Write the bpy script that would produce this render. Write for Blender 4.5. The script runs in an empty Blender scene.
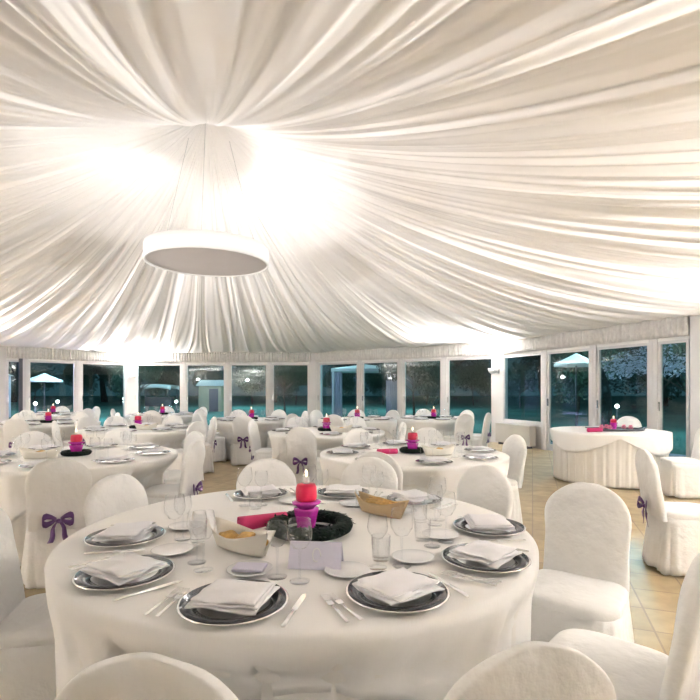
import bpy, bmesh, math, random
from mathutils import Vector, Matrix, noise
PI = math.pi
sc = bpy.context.scene
COL = sc.collection
random.seed(7)

# ------------------------------------------------------------------ materials
def mat(name, col, rough=0.6, metal=0.0, spec=0.5, bump=0.0, bscale=40, var=0.0, vscale=3, sheen=0, emis=None, estr=0, aniso=None):
    m = bpy.data.materials.new(name); m.use_nodes = True
    nt = m.node_tree; n = nt.nodes; p = n['Principled BSDF']
    p.inputs['Base Color'].default_value = (*col, 1)
    p.inputs['Roughness'].default_value = rough
    p.inputs['Metallic'].default_value = metal
    p.inputs['Specular IOR Level'].default_value = spec
    if sheen: p.inputs['Sheen Weight'].default_value = sheen
    if emis:
        p.inputs['Emission Color'].default_value = (*emis, 1); p.inputs['Emission Strength'].default_value = estr
    tc = n.new('ShaderNodeTexCoord')
    if bump:
        t = n.new('ShaderNodeTexNoise'); t.inputs['Scale'].default_value = bscale; t.inputs['Detail'].default_value = 4
        nt.links.new(tc.outputs['Object'], t.inputs['Vector'])
        b = n.new('ShaderNodeBump'); b.inputs['Strength'].default_value = bump; b.inputs['Distance'].default_value = 0.02
        nt.links.new(t.outputs['Fac'], b.inputs['Height']); nt.links.new(b.outputs['Normal'], p.inputs['Normal'])
    if var:
        t = n.new('ShaderNodeTexNoise'); t.inputs['Scale'].default_value = vscale; t.inputs['Detail'].default_value = 5
        nt.links.new(tc.outputs['Object'], t.inputs['Vector'])
        r = n.new('ShaderNodeMapRange'); r.inputs[1].default_value = .3; r.inputs[2].default_value = .7
        r.inputs[3].default_value = 1 - var; r.inputs[4].default_value = 1 + var
        nt.links.new(t.outputs['Fac'], r.inputs[0])
        mx = n.new('ShaderNodeVectorMath'); mx.operation = 'SCALE'; mx.inputs[0].default_value = col
        nt.links.new(r.outputs[0], mx.inputs['Scale']); nt.links.new(mx.outputs[0], p.inputs['Base Color'])
    return m

M = {}
M['cover'] = mat('chair_cotton', (.86, .85, .83), .85, bump=.55, bscale=16, var=.03, sheen=.2)
M['cloth'] = mat('table_linen', (.86, .835, .79), .85, bump=.12, bscale=9, var=.03, sheen=.1)
M['overlay'] = mat('overlay_linen', (.88, .865, .84), .8, bump=.12, bscale=11, var=.02, sheen=.1)
M['ceil'] = mat('tent_satin', (.86, .835, .815), .75, bump=.06, bscale=3)
M['valance'] = mat('valance_fabric', (.70, .68, .66), .85, bump=.3, bscale=25, var=.1, vscale=12)
M['frame'] = mat('white_aluminium', (.64, .625, .62), .35, var=.03)
M['wallw'] = mat('white_panel', (.8, .79, .77), .6, var=.02)
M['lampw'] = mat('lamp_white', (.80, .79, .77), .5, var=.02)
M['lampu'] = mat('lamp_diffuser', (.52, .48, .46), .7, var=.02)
M['wire'] = mat('steel_wire', (.55, .55, .55), .3, metal=1)
M['purple'] = mat('purple_ribbon', (.10, .03, .16), .5, bump=.2, bscale=30, sheen=.3)
M['silver'] = mat('silver_metal', (.82, .81, .79), .18, metal=1, bump=.03)
M['black'] = mat('black_glaze', (.09, .09, .10), .12, metal=.6, var=.3)
M['darkgreen'] = mat('dark_green_foliage', (.003, .012, .008), .6, spec=.15, bump=1, bscale=60, var=.5, vscale=30)
M['china'] = mat('white_china', (.86, .86, .86), .2)
M['napkin'] = mat('napkin_cotton', (.84, .83, .85), .8, bump=.2, bscale=30)
M['lav'] = mat('lavender_card', (.70, .68, .80), .6, bump=.1, bscale=50, var=.05)
M['magnapk'] = mat('magenta_paper', (.62, .03, .16), .5, bump=.2, bscale=20, var=.15)
M['crimson'] = mat('crimson_wax', (.62, .01, .06), .3, var=.15)
M['basket'] = mat('cream_paper', (.80, .76, .68), .7, bump=.3, bscale=20)
M['kraft'] = mat('kraft_paper', (.55, .40, .22), .75, bump=.3, bscale=30, var=.1)
M['bread'] = mat('bread_crust', (.62, .38, .12), .7, bump=.6, bscale=50, var=.35, vscale=20)
M['grey'] = mat('grey_metal_panel', (.52, .49, .45), .45, var=.04)
M['dgrey'] = mat('dark_metal', (.06, .06, .07), .4)
M['bark'] = mat('bark', (.05, .035, .025), .9, bump=.8, bscale=20, var=.3)
M['leafd'] = mat('leaf_dark', (.007, .020, .014), .6, var=.5, vscale=1.5)
M['leafg'] = mat('leaf_green', (.012, .036, .018), .6, var=.5, vscale=1.5)
M['bloss'] = mat('leaf_blossom', (.62, .60, .72), .7, var=.4, vscale=4)
M['canvas'] = mat('canopy_canvas', (.8, .8, .78), .8, bump=.1, var=.04)
M['pave'] = mat('patio_paving', (.55, .50, .62), .8, bump=.3, bscale=6, var=.08)
M['plaster'] = mat('garden_wall_plaster', (.45, .40, .28), .9, bump=.3, var=.1)
M['flame'] = mat('candle_flame', (1, .8, .5), .5, emis=(1, .75, .4), estr=3)
M['globe'] = mat('lit_globe', (1, 1, 1), .5, emis=(1, .97, .9), estr=5)
M['lens'] = mat('lamp_lens', (1, 1, 1), .5, emis=(1, .95, .88), estr=4)
M['bulb'] = mat('bulb_glow', (1, 1, 1), .5, emis=(1, .96, .9), estr=.8)
M['wood'] = mat('pale_wood', (.5, .36, .22), .6, var=.2, vscale=8)

def glass_mat(name, col, tr=0.92, rough=.02, gl=.6):
    m = bpy.data.materials.new(name); m.use_nodes = True
    nt = m.node_tree; n = nt.nodes; n.remove(n['Principled BSDF']); out = n['Material Output']
    t = n.new('ShaderNodeBsdfTransparent'); t.inputs[0].default_value = (*[c * tr for c in col], 1)
    g = n.new('ShaderNodeBsdfGlossy'); g.inputs['Roughness'].default_value = rough
    f = n.new('ShaderNodeLayerWeight'); f.inputs[0].default_value = .5
    pw = n.new('ShaderNodeMath'); pw.operation = 'POWER'; pw.inputs[1].default_value = 4
    k = n.new('ShaderNodeMath'); k.operation = 'MULTIPLY_ADD'; k.inputs[1].default_value = gl; k.inputs[2].default_value = .06 if name == 'drinking_glass' else .035
    mx = n.new('ShaderNodeMixShader')
    nt.links.new(f.outputs['Facing'], pw.inputs[0]); nt.links.new(pw.outputs[0], k.inputs[0]); nt.links.new(k.outputs[0], mx.inputs[0])
    nt.links.new(t.outputs[0], mx.inputs[1]); nt.links.new(g.outputs[0], mx.inputs[2]); nt.links.new(mx.outputs[0], out.inputs[0])
    return m
M['pane'] = glass_mat('window_glass', (.80, .92, .92), .9, gl=.4)
M['glass'] = glass_mat('drinking_glass', (.985, .99, .995), 1.0, gl=.8)
M['magglass'] = mat('magenta_glass', (.50, .03, .36), .12, spec=.7, var=.2, vscale=30)

def floor_mat():
    m = bpy.data.materials.new('tan_floor_tiles'); m.use_nodes = True
    nt = m.node_tree; n = nt.nodes; p = n['Principled BSDF']
    tc = n.new('ShaderNodeTexCoord'); mp = n.new('ShaderNodeMapping'); mp.inputs['Rotation'].default_value = (0, 0, .35)
    b = n.new('ShaderNodeTexBrick'); b.offset = 0; b.inputs['Scale'].default_value = 1
    b.inputs['Brick Width'].default_value = .33; b.inputs['Row Height'].default_value = .33; b.inputs['Mortar Size'].default_value = .006
    b.inputs['Color1'].default_value = (.33, .25, .135, 1); b.inputs['Color2'].default_value = (.42, .325, .185, 1)
    b.inputs['Mortar'].default_value = (.24, .18, .12, 1)
    t = n.new('ShaderNodeTexNoise'); t.inputs['Scale'].default_value = 6; t.inputs['Detail'].default_value = 6
    mx = n.new('ShaderNodeMix'); mx.data_type = 'RGBA'; mx.blend_type = 'OVERLAY'; mx.inputs[0].default_value = .45
    L = nt.links.new
    L(tc.outputs['Object'], mp.inputs[0]); L(mp.outputs[0], b.inputs[0]); L(mp.outputs[0], t.inputs[0])
    L(b.outputs['Color'], mx.inputs[6]); L(t.outputs['Fac'], mx.inputs[7]); L(mx.outputs[2], p.inputs['Base Color'])
    bp = n.new('ShaderNodeBump'); bp.inputs['Strength'].default_value = .3; bp.inputs['Distance'].default_value = .005; bp.invert = True
    L(b.outputs['Fac'], bp.inputs['Height']); L(bp.outputs[0], p.inputs['Normal'])
    p.inputs['Roughness'].default_value = .42
    return m
M['floor'] = floor_mat()
M['lawn'] = mat('lawn_grass', (.05, .16, .135), .9, bump=1, bscale=25, var=.3, vscale=.35)

# ------------------------------------------------------------------ mesh helpers
class MB:
    def __init__(s): s.v = []; s.f = []
    def add(s, vs, fs):
        o = len(s.v); s.v += [tuple(v) for v in vs]; s.f += [tuple(i + o for i in f) for f in fs]; return s
    def box(s, c, d, rz=0, taper=1.0):
        x, y, z = d[0] / 2, d[1] / 2, d[2] / 2; vs = []
        for k in (-1, 1):
            t = taper if k > 0 else 1
            for a, b in ((-1, -1), (1, -1), (1, 1), (-1, 1)):
                X, Y = a * x * t, b * y * t
                vs.append((c[0] + X * math.cos(rz) - Y * math.sin(rz), c[1] + X * math.sin(rz) + Y * math.cos(rz), c[2] + k * z))
        return s.add(vs, [(3, 2, 1, 0), (4, 5, 6, 7), (0, 1, 5, 4), (1, 2, 6, 5), (2, 3, 7, 6), (3, 0, 4, 7)])
    def lathe(s, prof, n=32, c=(0, 0, 0), close=False):
        vs = []; fs = []
        for r, z in prof:
            for i in range(n):
                a = 2 * PI * i / n; vs.append((c[0] + r * math.cos(a), c[1] + r * math.sin(a), c[2] + z))
        m = len(prof)
        for j in range(m - 1 if not close else m):
            k = (j + 1) % m
            for i in range(n):
                fs.append((j * n + i, j * n + (i + 1) % n, k * n + (i + 1) % n, k * n + i))
        if not close:
            if prof[0][0] < .5 * max(p[0] for p in prof) or True:
                pass
        return s.add(vs, fs)
    def tube(s, pts, rad, n=8, caps=True):
        pts = [Vector(p) for p in pts]
        rs = rad if isinstance(rad, (list, tuple)) else [rad] * len(pts)
        vs = []; fs = []
        up = Vector((0, 0, 1))
        for i, p in enumerate(pts):
            d = (pts[min(i + 1, len(pts) - 1)] - pts[max(i - 1, 0)]).normalized()
            u = up if abs(d.dot(up)) < .95 else Vector((1, 0, 0))
            a = d.cross(u).normalized(); b = d.cross(a)
            for k in range(n):
                t = 2 * PI * k / n; vs.append(p + (a * math.cos(t) + b * math.sin(t)) * rs[i])
        for i in range(len(pts) - 1):
            for k in range(n):
                fs.append((i * n + k, i * n + (k + 1) % n, (i + 1) * n + (k + 1) % n, (i + 1) * n + k))
        if caps:
            fs.append(tuple(range(n))[::-1]); fs.append(tuple((len(pts) - 1) * n + k for k in range(n)))
        return s.add(vs, fs)
    def grid(s, rows, wrap=False):
        n = len(rows[0]); vs = [v for r in rows for v in r]; fs = []
        for j in range(len(rows) - 1):
            for i in range(n if wrap else n - 1):
                fs.append((j * n + i, j * n + (i + 1) % n, (j + 1) * n + (i + 1) % n, (j + 1) * n + i))
        return s.add(vs, fs)
    def build(s, name, m, parent=None, smooth=True, sub=0, solid=0, bevel=0, loc=None):
        me = bpy.data.meshes.new(name); me.from_pydata(s.v, [], s.f)
        bm = bmesh.new(); bm.from_mesh(me); bmesh.ops.recalc_face_normals(bm, faces=bm.faces); bm.to_mesh(me); bm.free()
        me.materials.append(m)
        if smooth:
            me.polygons.foreach_set('use_smooth', [True] * len(me.polygons))
        o = bpy.data.objects.new(name, me); COL.objects.link(o)
        if parent: o.parent = parent
        if loc: o.location = loc
        if solid:
            d = o.modifiers.new('solid', 'SOLIDIFY'); d.thickness = solid; d.offset = 0
        if bevel:
            d = o.modifiers.new('bevel', 'BEVEL'); d.width = bevel; d.segments = 2; d.limit_method = 'ANGLE'
        if sub:
            d = o.modifiers.new('sub', 'SUBSURF'); d.levels = sub; d.render_levels = sub
        return o

def empty(name, loc=(0, 0, 0), rz=0):
    o = bpy.data.objects.new(name, None); COL.objects.link(o); o.location = loc; o.rotation_euler = (0, 0, rz); o.empty_display_size = .1
    return o
def tag(o, label=None, cat=None, group=None, kind=None):
    if label: o['label'] = label
    if cat: o['category'] = cat
    if group: o['group'] = group
    if kind: o['kind'] = kind
    return o
def copy_tree(o, parent=None):
    c = o.copy(); COL.objects.link(c)
    if parent: c.parent = parent
    for ch in list(o.children): copy_tree(ch, c)
    return c
_used = set()
def place(proto, loc, rz, label, group=None, cat=None, scale=None):
    """first use takes the prototype itself, later ones copy it with its parts"""
    if proto.name in _used: o = copy_tree(proto)
    else:
        _used.add(proto.name); o = proto
    o.location = loc; o.rotation_euler = (0, 0, rz)
    if scale: o.scale = scale
    tag(o, label, cat, group)
    return o

# ------------------------------------------------------------------ room shell
POLY = [(5.67, 8.1), (3.86, 12.9), (-1.17, 16.7), (-7.4, 16.9), (-9.95, 14.2), (-11.1, 10.6), (-11.1, 1.5), (-8.6, -1.6), (2.6, -1.6), (5.2, .4), (6.75, 5.23)]
C0 = (-2.13, 7.5)
EZ = 2.58
def Rdir(a):
    dx, dy = math.cos(a), math.sin(a); best = 1e9
    for i in range(len(POLY)):
        p, q = POLY[i], POLY[(i + 1) % len(POLY)]
        ex, ey = q[0] - p[0], q[1] - p[1]
        den = dx * ey - dy * ex
        if abs(den) < 1e-9: continue
        px, py = p[0] - C0[0], p[1] - C0[1]
        t = (px * ey - py * ex) / den; u = (px * dy - py * dx) / den
        if t > 0 and -1e-6 <= u <= 1 + 1e-6: best = min(best, t)
    return best

m = MB(); m.add([(p[0], p[1], 0) for p in POLY] + [(p[0], p[1], -.12) for p in POLY],
      [tuple(range(11)), tuple(range(11, 22))[::-1]] + [(i, (i + 1) % 11, 11 + (i + 1) % 11, 11 + i) for i in range(11)])
tag(m.build('floor', M['floor'], smooth=False), kind='structure')

# draped tent ceiling: pleats gathered at the mast top and fanned out to the eaves
NA = 2400
def anoise(k, seed):
    r = random.Random(seed); v = [r.uniform(-1, 1) for _ in range(k)]
    def f(a):
        x = (a / (2 * PI) % 1) * k; i = int(x); t = x - i; t = t * t * (3 - 2 * t)
        return v[i % k] * (1 - t) + v[(i + 1) % k] * t
    return f
n1, n2, n3, n4, n5 = anoise(46, 1), anoise(130, 2), anoise(330, 3), anoise(760, 4), anoise(70, 9)
Rs = [Rdir(2 * PI * i / NA) for i in range(NA)]
def smoothR(i, w=14): return sum(Rs[(i + k) % NA] for k in range(-w, w + 1)) / (2 * w + 1)
Rsm = [smoothR(i) for i in range(NA)]
def zprof(t, r):
    return EZ + 2.84 * (1 - t) ** 2.0 + .10 * math.exp(-(r / .5) ** 1.5)
rows = []
TS = [.018, .03, .04, .05, .06, .075, .09, .105] + [.12 + .88 * (j / 62) ** 1.0 for j in range(63)]
for t in TS:
    row = []
    for i in range(NA):
        a = 2 * PI * i / NA
        rmax = Rsm[i] * (1 - t ** 8) + Rs[i] * t ** 8
        r = t * rmax - (.03 if t == 1 else 0)
        sw = .10 * math.sin(2.2 * (1 - t)) * n5(a + .3)          # folds wander a little
        a2 = a + sw * .18 + .012 * math.sin(5 * t + 9 * n1(a))
        amp = (.012 + .017 * min(r, 7)) * (1 - .30 * t ** 3)
        f = .72 * (1 - abs(n1(a2)) ** .6 * 1.6) * .8 + .50 * (abs(n2(a2)) ** .8 - .5) + .42 * n3(a2) + .20 * n4(a2) * (t ** .5)
        z = zprof(t, r) - amp * f * .85
        if t > .93: z = z * (1 - (t - .93) / .07 * .8) + (t - .93) / .07 * .8 * (EZ + .03 * n3(a))
        row.append((C0[0] + r * math.cos(a), C0[1] + r * math.sin(a), z))
    rows.append(row)
m = MB(); m.grid(rows, wrap=True)
ci = len(m.v); zc = sum(p[2] for p in rows[0]) / NA
m.v.append((C0[0], C0[1], zc + .1))
for i in range(NA): m.f.append((i, ci, (i + 1) % NA))
ceil = m.build('ceiling', M['ceil']); tag(ceil, 'cream pleated fabric tent ceiling gathered to one peak', kind='structure')

# walls: glazed bays between white posts under a gathered fabric valance
def seg_pt(a, b, d, off=0, z=0):
    L = math.dist(a, b); ux, uy = (b[0] - a[0]) / L, (b[1] - a[1]) / L
    nx, ny = uy, -ux
    mx, my = C0[0] - (a[0] + b[0]) / 2, C0[1] - (a[1] + b[1]) / 2
    if nx * mx + ny * my < 0: nx, ny = -nx, -ny          # inward
    return (a[0] + ux * d + nx * off, a[1] + uy * d + ny * off, z)
HZ = 2.21
win_i = [0]; trim_i = [0]
def bar(mb, a, b, d0, d1, z0, z1, off, th):
    rz = math.atan2(b[1] - a[1], b[0] - a[0]); c = seg_pt(a, b, (d0 + d1) / 2, off, (z0 + z1) / 2)
    mb.box(c, (abs(d1 - d0), th, z1 - z0), rz)
def window(a, b, d0, d1, zb=0.02, handle=True):
    win_i[0] += 1
    r = empty('window_%d' % win_i[0], seg_pt(a, b, (d0 + d1) / 2, 0, 0)); tag(r, kind='structure')
    org = Vector(r.location)
    def rel(mb):
        mb.v = [tuple(Vector(v) - org) for v in mb.v]; return mb
    mb = MB(); w = .05
    bar(mb, a, b, d0, d0 + w, zb, HZ, 0, .06); bar(mb, a, b, d1 - w, d1, zb, HZ, 0, .06)
    bar(mb, a, b, d0 + w, d1 - w, HZ - .05, HZ, 0, .06); bar(mb, a, b, d0 + w, d1 - w, zb, zb + .12, 0, .06)
    wf = rel(mb).build('window_frame', M['frame'], r, smooth=False)
    mb = MB(); bar(mb, a, b, d0 + w - .005, d1 - w + .005, zb + .11, HZ - .045, -.01, .008); rel(mb).build('glass_pane', M['pane'], r, smooth=False)
    if handle:
        mb = MB(); bar(mb, a, b, d0 + .015, d0 + .04, 1.0, 1.16, .045, .03); rel(mb).build('window_handle', M['silver'], wf, smooth=False)
def post(a, b, d, w, th=.12, z1=2.62):
    trim_i[0] += 1
    mb = MB(); bar(mb, a, b, d - w / 2, d + w / 2, 0, z1, 0, th)
    bar(mb, a, b, d - .012, d + .012, 0, z1 - .4, th / 2 + .006, .012)
    o = mb.build('trim_%d' % trim_i[0], M['frame'], smooth=False, bevel=.006); tag(o, kind='structure')
def glazed(name, a, b, cuts, skip_low=None):
    L = math.dist(a, b); pw = .16
    mb = MB(); bar(mb, a, b, 0, L, HZ, 2.95, -.03, .14); tag(mb.build(name, M['wallw'], smooth=False), kind='structure')
    ds = [0] + cuts + [L]
    for i in range(len(ds) - 1):
        l0 = ds[i] + (.16 if i == 0 else pw / 2); l1 = ds[i + 1] - (.16 if i == len(ds) - 2 else pw / 2)
        if skip_low is not None and i == skip_low:
            trim_i[0] += 1
            mb = MB(); bar(mb, a, b, l0, l1, 0, .5, 0, .07); tag(mb.build('trim_%d' % trim_i[0], M['grey'], smooth=False), kind='structure')
            window(a, b, l0, l1, .5, False)
        else: window(a, b, l0, l1)
    for d in cuts: post(a, b, d, pw)
SEG = dict(L=(POLY[4], POLY[3]), BL=(POLY[3], POLY[2]), BR=(POLY[2], POLY[1]), R=(POLY[1], POLY[0]), R2=(POLY[0], POLY[10]), L2=(POLY[5], POLY[4]))
glazed('wall_left', *SEG['L'], [.62, 2.06])
glazed('wall_back_left', *SEG['BL'], [1.81, 3.3, 4.72])
glazed('wall_back_right', *SEG['BR'], [1.88, 3.36, 4.76])
glazed('wall_right', *SEG['R'], [1.66, 3.03, 4.34], skip_low=0)
glazed('wall_right_near', *SEG['R2'], [1.5])
glazed('wall_left_near', *SEG['L2'], [1.9])
for nm, i, j in (('wall_west', 5, 6), ('wall_southwest', 6, 7), ('wall_south', 7, 8), ('wall_southeast', 8, 9), ('wall_east', 9, 10)):
    a, b = POLY[i], POLY[j]; mb = MB(); bar(mb, a, b, 0, math.dist(a, b), 0, 2.95, -.03, .12)
    tag(mb.build(nm, M['wallw'], smooth=False), kind='structure')
# corner columns
for k, (i, w) in enumerate(((0, .2), (1, .36), (2, .46), (3, .46), (4, .26), (5, .3), (10, .3))):
    trim_i[0] += 1
    p = POLY[i]; q = POLY[i - 1]; s = POLY[(i + 1) % 11]
    ang = math.atan2(s[1] - q[1], s[0] - q[0])
    mb = MB(); mb.box((p[0], p[1], 1.31), (w, .2, 2.62), ang)
    if i in (2,):
        mb.box((p[0], p[1], 1.31), (w * .45, .23, 2.60), ang)
    tag(mb.build('trim_%d' % trim_i[0], M['frame'], smooth=False, bevel=.008), kind='structure')
# dark open-door edge on the left wall
trim_i[0] += 1
mb = MB(); bar(mb, *SEG['L'], .44, .52, 0, 2.25, .14, .10); tag(mb.build('trim_%d' % trim_i[0], M['dgrey'], smooth=False), kind='structure')
# gathered valance
for k, key in enumerate(('L', 'BL', 'BR', 'R', 'R2', 'L2')):
    a, b = SEG[key]; L = math.dist(a, b); N = int(L * 90); r0 = []; r1 = []; r2 = []; rm = []
    rr = random.Random(k + 50)
    ph = 0
    for i in range(N + 1):
        ph += rr.uniform(.3, 1.25)
        d = .13 + (L - .26) * i / N
        o = .10 + .025 * math.sin(ph) ; g = .012 * math.sin(ph + 1)
        r0.append(seg_pt(a, b, d, .11 + g, 2.66)); rm.append(seg_pt(a, b, d, o + .02, 2.50)); r1.append(seg_pt(a, b, d, o, 2.34)); r2.append(seg_pt(a, b, d, .10 + .035 * math.sin(ph), 2.255 + .008 * rr.random()))
    m = MB(); m.grid([r0, rm, r1, r2]); o = m.build('fabric_valance', M['valance'], solid=.006)
    lab = dict(L='gathered fabric valance over the far-left glass wall', BL='gathered fabric valance over the back glass wall, left half', BR='gathered fabric valance over the back glass wall, right half',
               R='gathered fabric valance over the right glass wall', R2='gathered fabric valance beyond the right frame edge', L2='gathered fabric valance beyond the left frame edge')[key]
    tag(o, lab, 'valance', 'fabric valances under the tent eave')

# ------------------------------------------------------------------ lamps
DZ = 3.26; DR = .90
disc = empty('pendant_lamp', (C0[0], C0[1], DZ)); tag(disc, 'large round white disc pendant lamp hanging under the tent peak', 'lamp')
m = MB(); m.lathe([(DR - .03, .0), (DR, .0), (DR, .235), (DR - .03, .235)], 96, close=True); m.build('shade_rim', M['lampw'], disc, bevel=0)
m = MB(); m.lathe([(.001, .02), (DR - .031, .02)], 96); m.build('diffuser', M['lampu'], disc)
m = MB(); m.lathe([(.001, .12), (DR - .031, .12)], 96); tray = m.build('upper_tray', M['lampw'], disc)
for i in range(3):
    a = 2 * PI * i / 3 + .7
    m = MB(); m.tube([(.85 * math.cos(a), .85 * math.sin(a), .235), (.35 * math.cos(a), .35 * math.sin(a), 1.95)], .004, 6); m.build('suspension_wire', M['wire'], disc)
def light(kind, name, loc, energy, col=(1, 1, 1), size=.1, rot=None, spot=None):
    l = bpy.data.lights.new(name, kind); l.energy = energy; l.color = col
    if kind in ('POINT', 'SPOT'): l.shadow_soft_size = size
    if kind == 'AREA': l.size = size
    if spot: l.spot_size = spot; l.spot_blend = .8
    o = bpy.data.objects.new(name, l); COL.objects.link(o); o.location = loc
    if rot: o.rotation_euler = rot
    return o
light('AREA', 'pendant_light', (C0[0], C0[1], DZ + .26), 2.6, (1, .99, .98), 1.6, rot=(PI, 0, 0)).data.shape = 'DISK'
for i in range(4):                                          # bulbs lying in the tray of the pendant
    a = PI / 2 * i + .4
    m = MB(); m.lathe([(.001, 0), (.05, .02), (.06, .06), (.04, .1), (.001, .11)], 16); b_ = m.build('bulb', M['bulb'], tray); b_.location = (.5 * math.cos(a), .5 * math.sin(a), .12)

# column uplights
def sconce(x, y, z, rz, w, label, power):
    r = empty('wall_uplight', (x, y, z), rz); tag(r, label, 'wall lamp', 'uplights on the columns')
    m = MB(); m.box((0, .02, .06), (w * .5, .04, .14)); m.build('backplate', M['frame'], r, smooth=False)
    m = MB(); m.tube([(0, .04, .04), (0, .16, .04)], .02, 10); m.build('arm', M['dgrey'], r)
    m = MB(); m.lathe([(.03, 0), (w * .35, .04), (w * .5, .14), (w * .47, .14), (w * .3, .05), (.02, .015)], 24, (0, .22, -.02)); m.build('bowl', M['lampw'], r)
    m = MB(); m.lathe([(.001, .075), (w * .30, .075)], 20, (0, .22, 0)); m.build('lamp_lens', M['lens'], r)
    p = Matrix.Rotation(rz, 3, 'Z') @ Vector((0, .26, .22))
    light('SPOT', 'uplight', (x + p.x, y + p.y, z + .16), power, (1, .972, .95), .1, rot=(PI - math.radians(40), 0, rz), spot=math.radians(125))
def inward(i, off):
    p = POLY[i]; d = Vector((C0[0] - p[0], C0[1] - p[1])).normalized()
    return p[0] + d.x * off, p[1] + d.y * off, math.atan2(d.y, d.x) - PI / 2
x, y, rz = inward(3, .13); sconce(x, y, 1.72, rz, .3, 'bowl uplight on the wide column left of the back wall', 230)
x, y, rz = inward(1, .13); sconce(x, y, 1.78, rz, .22, 'small uplight on arm on the column at the right corner', 190)
for i, lab in ((0, 'uplight on the right wall column by the frame edge'), (5, 'added fill uplight on the column outside the left of the view'), (7, 'added fill uplight behind the camera, left'), (9, 'added fill uplight behind the camera, right'), (10, 'added fill uplight on the column outside the right of the view'), (6, 'added fill uplight on the unseen near left wall')):
    if i == 0: continue
    x, y, rz = inward(i, .13); sconce(x, y, 1.78, rz, .22, lab, 260 if i == 10 else 560)  # unseen uplights, added to spread more light over ceiling and room

# ------------------------------------------------------------------ chair
def se(a, n):                                    # superellipse unit point
    c, s = math.cos(a), math.sin(a)
    return math.copysign(abs(c) ** (2 / n), c), math.copysign(abs(s) ** (2 / n), s)
def wob(p, s, k, seed=0):
    return noise.noise(Vector((p[0] * s + seed, p[1] * s, p[2] * s))) * k
CH_H = .915
def make_chair(seed):
    r = empty('banquet_chair')
    N = 56
    # tall rounded back, leaning backwards, falling to the floor behind
    m = MB(); rows = []
    zs = [.40, .46, .52, .58, .64, .70, .75, .79, .825, .855, .878, .895, .907, .914]
    for z in zs:
        if z < .72: w = .205 - .012 * math.sin((z - .40) / .32 * PI)
        else: w = .205 * (1 - ((z - .72) / .197) ** 2.3) ** .5
        t = .034 * (1 - max(0, (z - .80) / .14) ** 2 * .6)
        if z > .9: t *= .7
        yc = -.20 - (z - .40) * .16
        row = []
        for i in range(N):
            a = 2 * PI * i / N; cx, cy = se(a, 3.2)
            p = (cx * w, yc + cy * t + .012 * (cx * cx) * (-1), z)
            d = wob(p, 9, .010, seed) + wob(p, 24, .003, seed)
            row.append((p[0] + cx * d, p[1] + cy * d, p[2]))
        rows.append(row)
    m.grid(rows, wrap=True)
    c = len(m.v); m.v.append((0, -.20 - .52 * .16, .9165)); b = (len(rows) - 1) * N
    for i in range(N): m.f.append((b + i, b + (i + 1) % N, c))
    back = m.build('back_cover', M['cover'], r, sub=1)
    # piped seam along the front edge of the back
    # seat cushion cover
    m = MB(); rows = []
    prof = [(1.0, .405), (1.03, .43), (1.02, .455), (.97, .47), (.8, .478), (.5, .482), (.2, .483)]
    for k, z in prof:
        row = []
        for i in range(N):
            a = 2 * PI * i / N; cx, cy = se(a, 4.5)
            p = (cx * .212 * k, cy * .205 * k, z); d = wob(p, 10, .006, seed + 3)
            row.append((p[0] + cx * d, p[1] + cy * d, z + d * .8))
        rows.append(row)
    m.grid(rows, wrap=True); c = len(m.v); m.v.append((0, 0, .483)); b = (len(rows) - 1) * N
    for i in range(N): m.f.append((b + i, b + (i + 1) % N, c))
    m.build('seat_cover', M['cover'], r, sub=1)
    # skirt to the floor
    m = MB(); rows = []; NS = 96; rr = random.Random(seed)
    ph = [rr.uniform(0, 6) for _ in range(4)]
    for j in range(9):
        t = j / 8; z = .43 - t * .418; row = []
        for i in range(NS):
            a = 2 * PI * i / NS; cx, cy = se(a, 5 - 1.5 * t)
            hx = .214 + .030 * t; hy = .207 + .026 * t
            f = t * (.010 * math.sin(9 * a + ph[0]) + .007 * math.sin(17 * a + ph[1]) + .004 * math.sin(31 * a + ph[2]))
            x = cx * (hx + f); y = cy * (hy + f)
            if cy < 0: y -= .025 * t * abs(cy)
            z2 = z + (.012 * math.sin(5 * a + ph[3]) * (t ** 3) if j == 8 else 0)
            row.append((x, y, max(z2, .004)))
        rows.append(row)
    m.grid(rows, wrap=True); m.build('skirt', M['cover'], r, solid=.004)
    # purple sash bow
    bow = MB(); y0 = -.262; zc = .47
    for s in (-1, 1):
        pts = []; rows = []
        for j in range(9):
            t = j / 8; a = t * 2 * PI
            px = s * (.012 + .085 * math.sin(a / 2)); pz = zc + .012 + .030 * math.sin(a) ; py = y0 - .018 - .02 * math.sin(a / 2)
            wd = .012 + .012 * math.sin(a / 2)
            rows.append([(px, py - wd * .3, pz - wd), (px, py, pz + wd)])
        bow.grid(rows)
        rows = []
        for j in range(7):
            t = j / 6
            px = s * (.006 + .05 * t ** .8 + .008 * math.sin(6 * t)); pz = zc - .005 - .15 * t; wd = .008 + .012 * t
            rows.append([(px - wd, y0 - .016 - .01 * math.sin(5 * t), pz), (px + wd, y0 - .02, pz + .006)])
        bow.grid(rows)
    bow.lathe([(.001, -.016), (.014, -.01), (.017, 0), (.014, .01), (.001, .016)], 12, (0, y0 - .022, zc))
    bo = bow.build('ribbon_bow', M['purple'], back, solid=.003); bo['label'] = 'purple ribbon bow'
    return r
chairA, chairB = make_chair(11), make_chair(29)
CHAIRS = []                                      # (sx, sy, angle facing)
cc = [0]
def chair(px, py, face, label, group):
    """px,py: where the top of the back stands; face: direction the seat faces"""
    fx, fy = math.cos(face), math.sin(face)
    sx, sy = px + .28 * fx, py + .28 * fy
    proto = chairA if cc[0] % 2 == 0 else chairB
    cc[0] += 1
    place(proto, (sx, sy, 0), face - PI / 2, label, group, 'chair')
    CHAIRS.append((sx, sy, face))

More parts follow.
